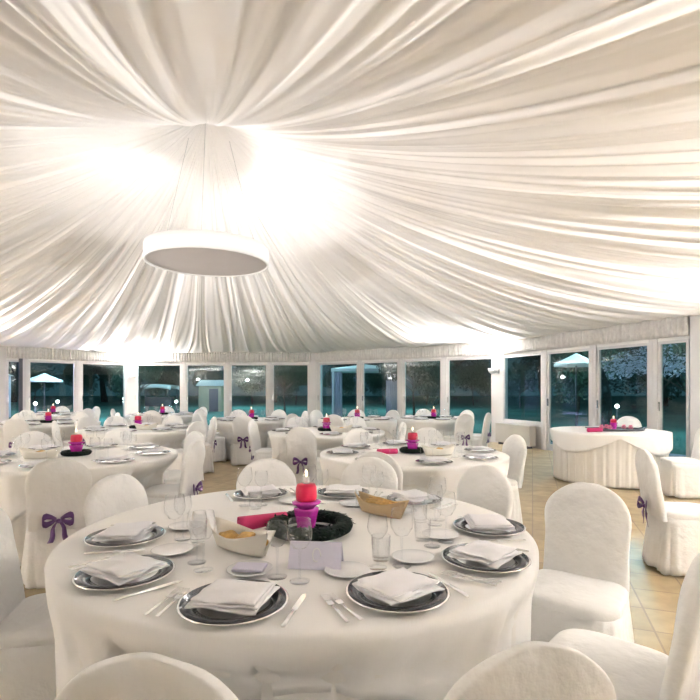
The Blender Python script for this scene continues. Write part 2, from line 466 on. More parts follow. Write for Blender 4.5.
DIRN = {0: 'right side', 45: 'far right side', 90: 'far side', 135: 'far left side', 180: 'left side', 225: 'near left side', 270: 'near side', 315: 'near right side'}
TABLES = {   # name: centre, radius, description, list of back-of-chair positions
 'front': ((-.216, 2.30), 1.0, 'large front table', [
    ((-.57, 3.42), 'chair behind the front table, straight behind the pink candle and left', None),
    ((.14, 3.50), 'x', None), ((.85, 3.14), 'x', None), ((1.21, 2.55), 'x', math.radians(232)),
    ((1.07, 1.50), 'x', math.radians(135)), ((.34, .95), 'x', math.radians(106)), ((-.37, .91), 'x', math.radians(86)), ((-1.50, 2.05), 'x', None), ((-1.31, 2.80), 'x', None)]),
 'left': ((-2.6, 4.75), .90, 'left edge table', [((-2.04, 3.50), 270, None), ((-1.42, 4.6), 0, None), ((-1.75, 5.65), 45, None), ((-2.75, 5.95), 90, None), ((-3.55, 5.6), 135, None)]),
 'middle': ((.62, 4.95), .90, 'middle right table', [((.20, 3.82), 270, None), ((1.72, 5.2), 0, 3.4), ((.95, 6.12), 90, None), ((.1, 6.02), 135, None)]),
 'centre': ((-.35, 7.45), .85, 'table behind the centre', [((-.62, 6.28), 270, None), ((-1.48, 7.6), 180, None), ((.75, 7.1), 0, None), ((.1, 8.5), 45, None), ((-.9, 8.45), 135, None)]),
 'leftback': ((-3.35, 7.9), .85, 'table before the wide column', [((-2.25, 7.35), 315, None), ((-2.3, 8.45), 45, None), ((-4.4, 7.45), 180, None), ((-4.1, 8.75), 135, None), ((-3.2, 9.05), 90, None)]),
 'far_mid': ((-2.0, 10.15), .80, 'far table left of centre', [((-1.92, 8.98), 270, None), ((-2.85, 9.35), 225, None), ((-1.1, 9.45), 315, None), ((-3.1, 10.4), 180, None), ((-.95, 10.6), 0, None), ((-2.5, 11.2), 135, None), ((-1.6, 11.25), 90, None)]),
 'far_pink': ((.15, 10.3), .80, 'far table at the centre', [((-.3, 9.2), 270, None), ((-.75, 11.1), 135, None), ((.15, 11.4), 90, None), ((.95, 11.1), 45, None)]),
 'far_right': ((1.75, 10.45), .75, 'far table by the corner column', [((2.15, 9.35), 270, None), ((2.72, 9.85), 315, None), ((2.6, 11.1), 45, None), ((1.7, 11.55), 90, None)]),
 'left_end': ((-5.55, 9.2), .85, 'far left edge table', [((-4.55, 8.65), 315, None), ((-5.4, 8.08), 270, None), ((-4.6, 9.9), 45, None), ((-5.6, 10.35), 90, None), ((-6.5, 9.9), 135, None)]),
 'far_left': ((-4.5, 12.0), .80, 'far table before left windows', [((-3.5, 11.6), 0, None), ((-4.3, 10.85), 270, None), ((-5.55, 11.7), 180, None), ((-3.8, 12.9), 45, None), ((-4.8, 13.1), 90, None)]),
 'corner': ((-7.3, 12.3), .80, 'farthest left corner table', [((-6.25, 11.9), 0, None), ((-7.2, 11.15), 270, None), ((-6.7, 13.2), 45, None), ((-7.7, 13.35), 90, None)]),
}
front_labels = [
 'white covered chair behind the front table, left of the pink candle', 'white covered chair behind the front table, right of the pink candle',
 'white covered chair at the far right of the front table, before purple ribboned chair', 'whole white covered chair standing to the right of the front table on the tiles',
 'white covered chair cut off by the right bottom edge of the photo', 'large quilted white chair back at the bottom right of the photo',
 'large white chair back at the bottom left of the photo, seen from behind', 'white covered chair cut off by the left edge beside the front table',
 'white covered chair at the left of the front table, next to the bowed chair']
for tn, (c, R, desc, chs) in TABLES.items():
    for i, (p, d, fa) in enumerate(chs):
        f = math.atan2(c[1] - p[1], c[0] - p[0]) if fa is None else fa
        if tn == 'front': lab = front_labels[i]
        elif tn == 'left' and i == 0: lab = 'white covered chair with purple bow, in front of the left table, seen from behind'
        elif tn == 'middle' and i == 1: lab = 'white covered chair with purple ribbon right of the middle right table'
        else: lab = 'white chair on the %s of the %s' % (DIRN[d], desc)
        chair(p[0], p[1], f, lab, 'white covered banquet chairs')
chair(4.80, 8.62, math.radians(232), 'white covered chair behind the buffet table by the right windows', 'white covered banquet chairs')
chair(4.62, 6.5, math.radians(172), 'white covered chair with purple bow right of the buffet table', 'white covered banquet chairs')
chair(2.33, 3.95, math.radians(-12), 'white covered chair facing right, alone between front table and buffet', 'white covered banquet chairs')

# ------------------------------------------------------------------ tables
def chair_limit(c, a, pad=.035):
    """distance from the table centre at which a chair's seat box is met in direction a"""
    best = 9
    for sx, sy, f in CHAIRS:
        if math.hypot(sx - c[0], sy - c[1]) > 2: continue
        ox, oy = c[0] - sx, c[1] - sy
        ca, sa = math.cos(f), math.sin(f)
        lx, ly = ox * ca + oy * sa, -ox * sa + oy * ca
        dx, dy = math.cos(a), math.sin(a); ldx, ldy = dx * ca + dy * sa, -dx * sa + dy * ca
        t0, t1 = 0, 9; ok = True
        for o_, d_, h in ((lx, ldx, .233 + pad), (ly, ldy, .246 + pad)):
            if abs(d_) < 1e-6:
                if abs(o_) > h: ok = False
                continue
            u, v = (-h - o_) / d_, (h - o_) / d_
            if u > v: u, v = v, u
            t0, t1 = max(t0, u), min(t1, v)
        if ok and t0 < t1 and t0 > 0: best = min(best, t0)
    return best
def drape(c, R, seed, ext, z0=.752, off=0.0, folds=26, amp=.03, NA=216, NR=14):
    rr = random.Random(seed); ph = [rr.uniform(0, 6.28) for _ in range(5)]
    lim = [chair_limit(c, 2 * PI * i / NA) for i in range(NA)]
    lim = [min(lim[(i + k) % NA] for k in range(-2, 3)) for i in range(NA)]
    lim = [sum(min(lim[(i + k) % NA], R) for k in range(-2, 3)) / 5 if lim[i] > R else min(lim[i], sum(min(lim[(i + k) % NA], R) for k in range(-2, 3)) / 5) for i in range(NA)]
    m = MB(); rows = []
    for k in (.05, .3, .6, .85, .96, .992):
        rows.append([(math.cos(2 * PI * i / NA) * R * k, math.sin(2 * PI * i / NA) * R * k, z0 + .0012 * math.sin(3 * 2 * PI * i / NA + ph[0] + 5 * k) * (k > .5)) for i in range(NA)])
    for j in range(NR + 1):
        t = j / NR; row = []
        for i in range(NA):
            a = 2 * PI * i / NA
            drop = ext(a) * t
            z = z0 - .004 - drop
            u = min(1, max(0, (.735 - z) / .20)); u = u * u * (3 - 2 * u)
            rb = R + .006 + off
            g = min(1, drop / .5)
            w = (math.sin(folds * a + ph[1] + 1.3 * math.sin(3 * a + ph[2])) * .6 + .4 * math.sin(folds * 1.7 // 1 * a + ph[3]) + .5) * amp * g
            r = rb + w
            l = lim[i] + off * .6 - .012
            if l < R: r = r * (1 - u) + min(r, l - .5 * amp * g + w * .3) * u
            if z < .012: z = .012 - .0
            row.append((math.cos(a) * r, math.sin(a) * r, z))
        rows.append(row)
    m.grid(rows, wrap=True); ci = len(m.v); m.v.append((0, 0, z0))
    for i in range(NA): m.f.append((i, (i + 1) % NA, ci))
    return m
rt = empty('round_table')
m = MB(); m.lathe([(.001, .715), (.92, .715), (.93, .72), (.93, .740), (.92, .745), (.001, .745)], 64); m.build('tabletop', M['wood'], rt)
m = MB(); m.tube([(0, 0, .05), (0, 0, .715)], .04, 16); m.build('pedestal', M['dgrey'], rt)
m = MB()
for i in range(4):
    a = PI / 2 * i + .4; m.tube([(0, 0, .09), (.3 * math.cos(a), .3 * math.sin(a), .025)], [.03, .02], 8)
m.build('foot', M['dgrey'], rt)
def sq(s, rot, R, lo):
    def e(a):
        b = a - rot; k = max(abs(math.cos(b)), abs(math.sin(b)))
        return max(lo, min(s / k, s * 1.30) - R)
    return e
ti = 0
for tn, (c, R, desc, chs) in TABLES.items():
    ti += 1
    t = place(rt, (c[0], c[1], 0), 0, 'round table under its cloths, the ' + desc, 'round banquet tables', 'table', (R / .96, R / .96, 1))
    near = R > .88
    o = drape(c, R, ti, lambda a: .742, folds=30 if near else 24, amp=.035, NA=288 if near else 160).build('tablecloth', M['cloth'], solid=.003)
    o.location = (c[0], c[1], 0); tag(o, 'floor length ivory cloth of the ' + desc, 'tablecloth', 'ivory floor length tablecloths')
    rot = {'front': .15, 'middle': .55}.get(tn, .3 * ti)
    o = drape(c, R, ti + 40, sq(R + (.24 if tn == 'front' else .16), rot, R, .05), z0=.7565, off=.008, folds=30 if near else 24, amp=.03, NA=288 if near else 160, NR=10).build('table_overlay', M['overlay'], solid=.003)
    o.location = (c[0], c[1], 0); tag(o, 'square white overlay cloth spread over the ' + desc, 'tablecloth', 'white square overlay cloths')
# buffet with pleated skirt
BC = (3.95, 7.65); BR_ = .80
t = place(rt, (BC[0], BC[1], 0), 0, 'round buffet table hidden under cloths by the right windows', None, 'table', (BR_ / .96, BR_ / .96, 1))
o = drape(BC, BR_, 90, lambda a: .742, folds=46, amp=.045, NA=400).build('tablecloth', M['cloth'], solid=.003); o.location = (BC[0], BC[1], 0)
tag(o, 'pleated ivory skirt cloth around the buffet table by the windows', 'tablecloth')
o = drape(BC, BR_, 91, lambda a: .05 + .24 * abs(math.sin(2.0 * a + .6)), z0=.7565, off=.022, folds=20, amp=.012, NA=240, NR=8).build('table_overlay', M['overlay'], solid=.003); o.location = (BC[0], BC[1], 0)
tag(o, 'scalloped white overlay cloth on the buffet table by the windows', 'tablecloth')

# ------------------------------------------------------------------ tableware
TZ = .7605
def mk_charger():
    r = empty('charger_plate')
    m = MB(); m.lathe([(.001, 0), (.09, 0), (.10, .003), (.158, .014), (.161, .016), (.158, .018), (.150, .0165), (.102, .0065), (.001, .005)], 48); m.build('plate_body', M['silver'], r)
    m = MB(); m.lathe([(.106, .0085), (.153, .0186), (.153, .0200), (.106, .0100)], 48, close=True); b = m.build('dark_rim_band', M['black'], r); b['label'] = 'glossy black rim band'
    return r
def mk_napkin(seed):
    rr = random.Random(seed); m = MB()
    N = 16; 
    for lay in range(3):
        pts = []; rot = rr.uniform(-.12, .12); hx, hy = .106 - .006 * lay, .096 - .008 * lay
        for j in range(N + 1):
            row = []
            for i in range(N + 1):
                x = (i / N * 2 - 1) * hx; y = (j / N * 2 - 1) * hy
                x2 = x * math.cos(rot) - y * math.sin(rot); y2 = x * math.sin(rot) + y * math.cos(rot)
                e = max(abs(i / N * 2 - 1), abs(j / N * 2 - 1))
                z = .027 + .007 * lay + .008 * noise.noise(Vector((x2 * 14 + seed * 3, y2 * 14, lay))) + .006 * (1 - e)
                x2 += .012 * noise.noise(Vector((x2 * 12, y2 * 12, seed))) * e
                row.append((x2, y2, z))
            pts.append(row)
        m.grid(pts)
    m_ = m.build('napkin', M['napkin'], solid=.004); return m_
def mk_glass(h=.19, rb=.036, bowl=.085, name='wine_glass'):
    r = empty(name)
    zb = h - bowl
    m = MB(); m.lathe([(.001, zb), (rb * .55, zb + .008), (rb * .95, zb + bowl * .35), (rb, zb + bowl * .55), (rb * .86, h), (rb * .83, h)], 24); m.build('bowl', M['glass'], r)
    m = MB(); m.lathe([(.004, .005), (.0035, zb * .5), (.005, zb)], 10); m.build('stem', M['glass'], r)
    m = MB(); m.lathe([(.001, 0), (.033, 0), (.034, .0015), (.006, .006), (.001, .007)], 24); m.build('foot', M['glass'], r)
    return r
def mk_tumbler():
    m = MB(); m.lathe([(.001, 0), (.03, 0), (.033, .01), (.036, .09), (.034, .09), (.031, .012), (.001, .01)], 24)
    return m.build('water_tumbler', M['glass'])
def mk_sideplate():
    m = MB(); m.lathe([(.001, 0), (.045, 0), (.05, .002), (.078, .010), (.080, .0115), (.077, .0125), (.05, .005), (.001, .004)], 36)
    return m.build('side_plate', M['china'])
def mk_fork():
    r = empty('dinner_fork')
    m = MB(); m.add([(-.003, .02, .002), (.003, .02, .002), (.006, -.10, .004), (-.006, -.10, .004), (-.003, .02, .005), (.003, .02, .005), (.006, -.10, .007), (-.006, -.10, .007)], [(0, 1, 2, 3), (7, 6, 5, 4), (0, 4, 5, 1), (1, 5, 6, 2), (2, 6, 7, 3), (3, 7, 4, 0)])
    m.build('handle', M['silver'], r, bevel=.001)
    m = MB(); m.box((0, .035, .004), (.020, .032, .003))
    for i in range(4): m.box((-.0085 + i * .00567, .072, .006), (.003, .045, .0025))
    m.build('tines', M['silver'], r, smooth=False)
    return r
def mk_knife():
    r = empty('table_knife')
    m = MB(); m.box((0, -.055, .005), (.013, .10, .007)); m.build('handle', M['silver'], r, bevel=.003)
    m = MB(); m.add([(-.008, -.005, .003), (.008, -.005, .003), (.009, .09, .003), (.002, .115, .003), (-.008, .10, .003), (-.008, -.005, .006), (.008, -.005, .005), (.009, .09, .005), (.002, .115, .005), (-.008, .10, .006)],
      [(0, 1, 2, 3, 4), (9, 8, 7, 6, 5), (0, 5, 6, 1), (1, 6, 7, 2), (2, 7, 8, 3), (3, 8, 9, 4), (4, 9, 5, 0)]); m.build('blade', M['silver'], r, smooth=False)
    return r
charger, glassW, glassG, tumbler, sidep, fork, knife = mk_charger(), mk_glass(.185, .037, .085), mk_glass(.205, .042, .1, 'water_goblet'), mk_tumbler(), mk_sideplate(), mk_fork(), mk_knife()
napks = [mk_napkin(3), mk_napkin(8), mk_napkin(15)]
TC = Vector((-.216, 2.30))
plates = [((-.341, 1.470), 'front table nearest plate, left of the lavender card', 'under the near left of the lavender card'),
          ((.146, 1.545), 'nearest plate right of the lavender card', ''),
          ((.499, 1.847), 'near right plate of the front table', ''),
          ((.63, 2.27), 'right plate of the front table, before the far right chair', ''),
          ((-.764, 1.70), 'near left plate of the front table', ''),
          ((-.95, 2.12), 'left plate of the front table, farther back', ''),
          ((-.53, 2.97), 'far plate left of the pink candle', ''),
          ((-.04, 3.00), 'far plate right of the pink candle', ''),
          ((.36, 2.82), 'far right plate beside the goblets', '')]
seat_names = ['nearest setting left of the lavender card', 'nearest setting right of the lavender card', 'near right setting', 'right setting before the far right chair',
              'near left setting', 'left setting farther back', 'far setting left of the pink candle', 'far setting right of the pink candle', 'far right setting beside the goblets']
for i, ((x, y), _, _) in enumerate(plates):
    d = Vector((TC.x - x, TC.y - y)).normalized(); f = math.atan2(d.y, d.x); rz = f - PI / 2
    s = Vector((d.y, -d.x))                          # sitter's right hand
    sn = seat_names[i]
    place(charger, (x, y, TZ), rz, 'black rimmed plate, front table, ' + sn, 'dark rimmed charger plates', 'plate')
    place(napks[i % 3], (x, y, TZ), rz + .3 * math.sin(i * 2.1), 'folded white napkin, front table, ' + sn, 'folded white napkins', 'napkin')
    def P(a, b): return (x + s.x * a + d.x * b, y + s.y * a + d.y * b, TZ)
    place(fork, P(-.185, -.01), rz + .05, 'inner silver fork, front table, ' + sn, 'silver forks on the front table', 'fork')
    if i not in (3,):
        k_ = place(fork, P(-.215, -.005), rz - .04, 'outer silver fork, front table, ' + sn, 'silver forks on the front table', 'fork')
    place(knife, P(.185, -.01), rz - .04, 'silver knife, front table, ' + sn, 'silver knives on the front table', 'knife')
    place(sidep, P(-.12, .235) if i not in (0, 1) else ((-.350, 1.745, TZ) if i == 0 else (-.01, 1.735, TZ)), 0, 'small white side plate, front table, ' + sn, 'white side plates', 'plate')
    place(glassW, P(.06, .235), 0, 'wine glass by the %s of the front table' % sn, 'wine glasses on the front table', 'glass')
    place(glassG, P(.145, .21), 0, 'tall goblet by the %s of the front table' % sn, 'goblets on the front table', 'glass')
    if i not in (0, 4): place(tumbler, P(.11, .30), 0, 'water tumbler by the %s of the front table' % sn, 'tumblers on the front table', 'glass')
# loose blue-white napkin on near side plate
m = MB(); m.box((0, 0, .014), (.11, .075, .012)); o = m.build('napkin', M['lav'], bevel=.004, sub=1); o.location = (-.350, 1.745, TZ); o.rotation_euler = (0, 0, -.1)
tag(o, 'small folded pale blue napkin on the side plate before the bread basket', 'napkin')

def wreath():
    rr = random.Random(5); m = MB()
    m.lathe([(.135 + .03 * math.cos(2 * PI * k / 10), .032 + .028 * math.sin(2 * PI * k / 10)) for k in range(10)], 48, close=True)
    for i in range(260):
        a = rr.uniform(0, 2 * PI); b = rr.uniform(0, PI); r_ = .135 + .032 * math.cos(b); z = .032 + .030 * math.sin(b)
        c = Vector((r_ * math.cos(a), r_ * math.sin(a), z)); u = Vector((rr.uniform(-1, 1), rr.uniform(-1, 1), rr.uniform(-.2, .6))).normalized() * .014; v = u.cross(Vector((0, 0, 1))).normalized() * .005
        m.add([c - u * .3, c + v, c + u, c - v], [(0, 1, 2, 3)])
    o = m.build('table_wreath', M['darkgreen']); return o
def mirror_dish():
    m = MB(); m.lathe([(.001, 0), (.098, 0), (.102, .008), (.098, .008), (.001, .005)], 40); return m.build('round_tray', M['silver'])
def candle(name='candle_holder'):
    r = empty(name)
    m = MB(); m.lathe([(.001, 0), (.042, 0), (.046, .004), (.046, .008), (.036, .013), (.034, .03), (.040, .06), (.046, .085), (.046, .09), (.001, .09)], 32); m.build('glass_base', M['magglass'], r)
    m = MB(); m.lathe([(.001, .09), (.030, .09), (.038, .10), (.052, .108), (.054, .114), (.040, .118), (.001, .118)], 32); m.build('glass_collar', M['magglass'], r)
    m = MB(); m.lathe([(.001, .118), (.036, .118), (.039, .13), (.038, .165), (.033, .178), (.001, .18)], 32); m.build('crimson_cup', M['crimson'], r)
    m = MB(); m.lathe([(.001, .18), (.012, .18), (.012, .205), (.001, .207)], 16); wc = m.build('white_candle', M['china'], r)
    m = MB(); m.lathe([(.001, .207), (.004, .213), (.003, .222), (.001, .23)], 10); m.build('flame', M['flame'], wc)
    return r
def breadbasket():
    r = empty('bread_basket')
    # open paper boat: two pointed folded flaps with bread between
    L_, W_, H_ = .15, .055, .075
    m = MB()
    for s in (-1, 1):
        rows = []
        for j in range(7):
            t = j / 6; row = []
            for i in range(17):
                u = i / 16 * 2 - 1
                w = W_ * (1 - abs(u) ** 2.4 * .75) * (.35 + .65 * t)
                z = H_ * t * (.75 + .45 * abs(u) ** 1.5)
                row.append((u * L_ * (.75 + .25 * t), s * w, z + .002))
            rows.append(row)
        m.grid(rows)
    m.add([(-L_ * .75, 0, .002), (0, -W_ * .35, .002), (L_ * .75, 0, .002), (0, W_ * .35, .002)], [(0, 1, 2, 3)])
    m.build('paper_wrap', M['basket'], r, solid=.003)
    return r
def bread(i):
    rr = random.Random(i); m = MB(); N = 16; rows = []
    for j in range(9):
        t = j / 8; k = math.sin(PI * (t * .96 + .02)) ** .6
        rows.append([((t - .5) * .11, .026 * k * math.cos(2 * PI * q / N), .022 * k * math.sin(2 * PI * q / N)) for q in range(N)])
    for r_ in rows:
        for q in range(N):
            p = r_[q]; d = wob(p, 30, .006, i); r_[q] = (p[0], p[1] + d, p[2] + d)
    m.grid(rows, wrap=True); m.f += [tuple(range(N)), tuple(8 * N + q for q in range(N))]
    return m.build('bread_roll', M['bread'], sub=1)
wr, dish, cand, bask, brd = wreath(), mirror_dish(), candle(), breadbasket(), bread(2)
CX, CY = -.178, 2.22
place(wr, (CX, CY, TZ), 0, 'dark green wreath ring around the pink candle on the front table', 'table wreaths', 'wreath', (1.16, 1.16, 1.0))
place(dish, (CX, CY, TZ), 0, 'silver dish inside the wreath on the front table', 'centre trays', 'tray')
place(cand, (CX - .012, CY - .045, TZ + .012), 0, 'magenta glass candle holder with crimson top on the front table', 'pink candle holders', 'candle holder', (1.18, 1.18, 1.18))
place(bask, (-.43, 1.96, TZ), -.62, 'cream paper basket filled with bread left of the wreath, front table', 'bread baskets', 'basket', (1.15, 1.3, 1.15))
for k, (dx, dy, dz, a) in enumerate(((-.05, .03, .05, -.5), (.02, -.01, .055, .9), (.075, -.045, .05, -.3))):
    o = place(brd, (-.43 + dx, 1.96 + dy, TZ + dz), a, ['bread roll at the left end of the cream paper basket', 'bread roll in the middle of the cream paper basket', 'bread roll at the right end of the cream paper basket'][k], 'bread rolls in the cream basket', 'bread')
# kraft bread basket on the right with breadsticks
b2 = copy_tree(bask); b2.location = (.155, 2.52, TZ); b2.rotation_euler = (0, 0, -.75); b2.scale = (1.1, 1.1, 1.05)
tag(b2, 'open kraft paper basket of breadsticks right of the wreath, front table', 'basket', 'bread baskets')
for ch in b2.children:
    ch.data = ch.data.copy(); ch.data.materials[0] = M['kraft']
for k in range(4):
    m = MB(); m.tube([(-.09, 0, 0), (-.03, .004, .004), (.03, -.003, .003), (.09, 0, 0)], [.005, .007, .007, .005], 8)
    o = m.build('breadstick', M['bread']); o.location = (.155 + (k - 1.5) * .012, 2.52 + (k - 1.5) * .014, TZ + .062 + .006 * (k % 2)); o.rotation_euler = (0, .05 * (k - 1.5), -.75 + .1 * (k - 1.5))
    tag(o, 'thin golden breadstick in the kraft paper basket', 'breadstick', 'breadsticks in the kraft basket')
# magenta rolled napkin leaning on wreath
m = MB(); rows = []
for j in range(9):
    t = j / 8; N = 20; k = .034 - .012 * t
    rows.append([((t - .5) * .22, k * (1 + .06 * math.sin(3 * q)) * math.cos(2 * PI * q / N), k * math.sin(2 * PI * q / N)) for q in range(N)])
m.grid(rows, wrap=True); m.f.append(tuple(8 * 20 + q for q in range(20)))
rows2 = [[(-.11 + .002 * q / 4, (.018 - .0045 * w) * math.cos(2 * PI * q / 20), (.018 - .0045 * w) * math.sin(2 * PI * q / 20)) for q in range(20)] for w in range(4)]
m.grid(rows2, wrap=True)
o = m.build('rolled_napkin', M['magnapk'], solid=.002); o.location = (-.395, 2.27, TZ + .038); o.rotation_euler = (0, -.05, .45)
tag(o, 'rolled magenta paper napkin leaning on the wreath of the front table', 'napkin')
# lavender tent card
m = MB(); w, dpt, h = .095, .045, .085
m.grid([[(-w, -dpt, 0), (w, -dpt, 0)], [(-w * .98, -.002, h), (w * .98, -.002, h)], [(-w * .98, .002, h), (w * .98, .002, h)], [(-w, dpt, 0), (w, dpt, 0)]])
card = empty('menu_card', (-.122, 1.80, TZ + .001), -.10); tag(card, 'lavender folded tent card standing before the wreath', 'card')
sheet = m.build('card_sheet', M['lav'], card, smooth=False, solid=.0015)
cu = MB(); pts = [(.005 + .016 * math.cos(t * 5.2) * (1 - .3 * t), 0, .042 + .022 * math.sin(t * 5.2) + .006 * t) for t in [q / 14 for q in range(15)]]
pts = [(p[0], -dpt + dpt * (p[2] / h) - .0035, p[2]) for p in pts]
cu.tube(pts, .0016, 6); e = cu.build('card_emblem', M['china'], sheet); e['label'] = 'small curled white emblem'

# settings on the other tables
tidx = 0
for tn, (c, R, desc, chs) in TABLES.items():
    if tn == 'front': continue
    tidx += 1
    n_ = 8; near = R > .88
    for k in range(n_):
        d = k * 45; a = math.radians(d + 8)
        x, y = c[0] + (R - .2) * math.cos(a), c[1] + (R - .2) * math.sin(a)
        side = DIRN[d]
        place(charger, (x, y, TZ), a + PI / 2, 'dark rimmed plate on the %s of the %s' % (side, desc), 'dark rimmed charger plates', 'plate')
        place(napks[(k + tidx) % 3], (x, y, TZ), a + PI / 2, 'folded napkin on the %s of the %s' % (side, desc), 'folded white napkins', 'napkin')
        x2, y2 = c[0] + (R - .42) * math.cos(a - .12), c[1] + (R - .42) * math.sin(a - .12)
        place(glassG, (x2, y2, TZ), 0, 'goblet on the %s of the %s' % (side, desc), 'goblets on the other tables', 'glass')
        if near:
            x2, y2 = c[0] + (R - .40) * math.cos(a + .10), c[1] + (R - .40) * math.sin(a + .10)
            place(glassW, (x2, y2, TZ), 0, 'wine glass on the %s of the %s' % (side, desc), 'wine glasses on the other tables', 'glass')
    place(wr, (c[0], c[1], TZ), tidx, 'dark green wreath in the centre of the ' + desc, 'table wreaths', 'wreath', (.8, .8, .8))
    place(cand, (c[0], c[1], TZ), 0, 'pink candle holder in the centre of the ' + desc, 'pink candle holders', 'candle holder', (1.3, 1.3, 1.1))
    if tn in ('middle', 'left', 'leftback', 'centre'):
        bx, by = c[0] + (.22 if tn != 'left' else -.2), c[1] - .22
        b_ = place(bask, (bx, by, TZ), .3, 'cream bread basket on the ' + desc, 'bread baskets', 'basket')
        place(brd, (bx, by, TZ + .055), .4, 'bread roll in the basket on the ' + desc, 'bread rolls on the other tables', 'bread')
        if tn in ('middle', 'left'):
            m = MB(); rows = [[((j / 6 - .5) * .2, .026 * math.cos(2 * PI * q / 16), .026 * math.sin(2 * PI * q / 16)) for q in range(16)] for j in range(7)]
            m.grid(rows, wrap=True); m.f += [tuple(range(16)), tuple(6 * 16 + q for q in range(16))]
            o = m.build('rolled_napkin', M['magnapk']); o.location = (c[0] - .26, c[1] - .12, TZ + .027); o.rotation_euler = (0, 0, .25)
            tag(o, 'rolled magenta paper napkin on the ' + desc, 'napkin')
# buffet table: black tray with pink flowers and candle
bt = empty('serving_tray', (BC[0] + .05, BC[1] - .12, TZ)); tag(bt, 'long black serving tray on the buffet table by the windows', 'tray')
m = MB(); rows = []
for k, z in ((.9, 0), (1, .008), (1.04, .035), (1.0, .035), (.96, .012), (.3, .010)):
    rows.append([(se(2 * PI * i / 40, 3.5)[0] * .38 * k, se(2 * PI * i / 40, 3.5)[1] * .2 * k, z) for i in range(40)])
m.grid(rows, wrap=True); m.f += [tuple(range(40)), tuple(5 * 40 + i for i in range(40))]; m.build('tray_body', M['dgrey'], bt)
for s in (-1, 1):
    m = MB(); m.tube([(s * .39, -.06, .03), (s * .44, -.03, .045), (s * .44, .03, .045), (s * .39, .06, .03)], .008, 8); m.build('handle', M['dgrey'], bt)
place(cand, (BC[0] + .02, BC[1] - .12, TZ + .012), 0, 'pink candle holder on the black tray of the buffet table', 'pink candle holders', 'candle holder', (1.1, 1.1, .9))
M['pink'] = mat('pink_petals', (.75, .22, .34), .6, var=.25, vscale=30)
for k, (dx, dy) in enumerate(((-.2, .02), (-.12, -.06), (-.1, .08), (.14, .03), (.2, -.05))):
    r = empty('flower_head', (BC[0] + .05 + dx, BC[1] - .12 + dy, TZ + .011)); tag(r, ['pink flower head at the left end of the black tray', 'pink flower head left of the candle, front of the black tray', 'pink flower head left of the candle, back of the black tray', 'pink flower head right of the candle on the black tray', 'pink flower head at the right end of the black tray'][k], 'flower', 'pink flower heads on the tray')
    m = MB()
    for lay in range(3):
        for q in range(7):
            a = 2 * PI * q / 7 + lay * .4; rr_ = .045 - .012 * lay; z = .02 + .018 * lay
            ca, sa = math.cos(a), math.sin(a)
            m.add([(0, 0, z - .015), (rr_ * .7 * ca - .02 * sa, rr_ * .7 * sa + .02 * ca, z + .01), (rr_ * ca, rr_ * sa, z + .02), (rr_ * .7 * ca + .02 * sa, rr_ * .7 * sa - .02 * ca, z + .01)], [(0, 1, 2, 3)])
    m.build('petals', M['pink'], r, solid=.003)
    m = MB(); m.lathe([(.001, 0), (.02, .002), (.015, .02), (.001, .03)], 10); m.build('calyx', M['darkgreen'], r)
o = MB(); rows = [[((j / 6 - .5) * .24, .03 * math.cos(2 * PI * q / 16), .03 * math.sin(2 * PI * q / 16)) for q in range(16)] for j in range(7)]
o.grid(rows, wrap=True); o.f += [tuple(range(16)), tuple(6 * 16 + q for q in range(16))]
o = o.build('rolled_napkin', M['magnapk']); o.location = (BC[0] - .40, BC[1] - .40, TZ + .032); o.rotation_euler = (0, 0, .3)
tag(o, 'rolled pink paper napkin left of the black tray on the buffet table', 'napkin')

# radiator unit below the first right window
a, b = SEG['R']; cxy = seg_pt(a, b, .86, .22, 0)
r = empty('radiator', cxy, math.atan2(b[1] - a[1], b[0] - a[0])); tag(r, 'grey beige low radiator cabinet beside the corner column', 'radiator')
m = MB(); m.box((0, 0, .29), (1.25, .18, .46)); m.build('casing', M['grey'], r, smooth=False, bevel=.01)
m = MB(); m.box((0, 0, .53), (1.29, .21, .02)); m.build('top_grille', M['frame'], r, smooth=False, bevel=.004)
for s in (-1, 1):
    m = MB(); m.box((s * .5, 0, .03), (.06, .14, .06)); m.build('foot', M['dgrey'], r, smooth=False)

# ------------------------------------------------------------------ garden
m = MB(); gz = -.06; n = 40; rows = []
for j in range(n + 1):
    rows.append([(-120 + 240 * i / n, -30 + 130 * j / n, gz - .10) for i in range(n + 1)])
m.grid(rows); tag(m.build('lawn', M['lawn']), 'night lawn around the tent', kind='structure')
def strip(name, pts, z, mt):
    m = MB(); k = len(pts); m.add([(p[0], p[1], z) for p in pts] + [(p[0], p[1], z - .1) for p in pts], [tuple(range(k)), tuple(range(k, 2 * k))[::-1]] + [(i, (i + 1) % k, k + (i + 1) % k, k + i) for i in range(k)])
    return tag(m.build(name, mt, smooth=False), kind='structure')
strip('patio', [(-7.5, 17.05), (-9.0, 18.6), (-14.5, 20.5), (-26, 14), (-18, 6), (-11.3, 6), (-11.3, 10.7), (-10.1, 14.3)], -.045, M['pave'])
strip('garden_path', [(5.9, 8.2), (4.1, 13.0), (-1.0, 16.95), (-1, 17.5), (4.9, 14.2), (8.2, 9.5), (9, 4), (7, 4)], -.05, M['pave'])

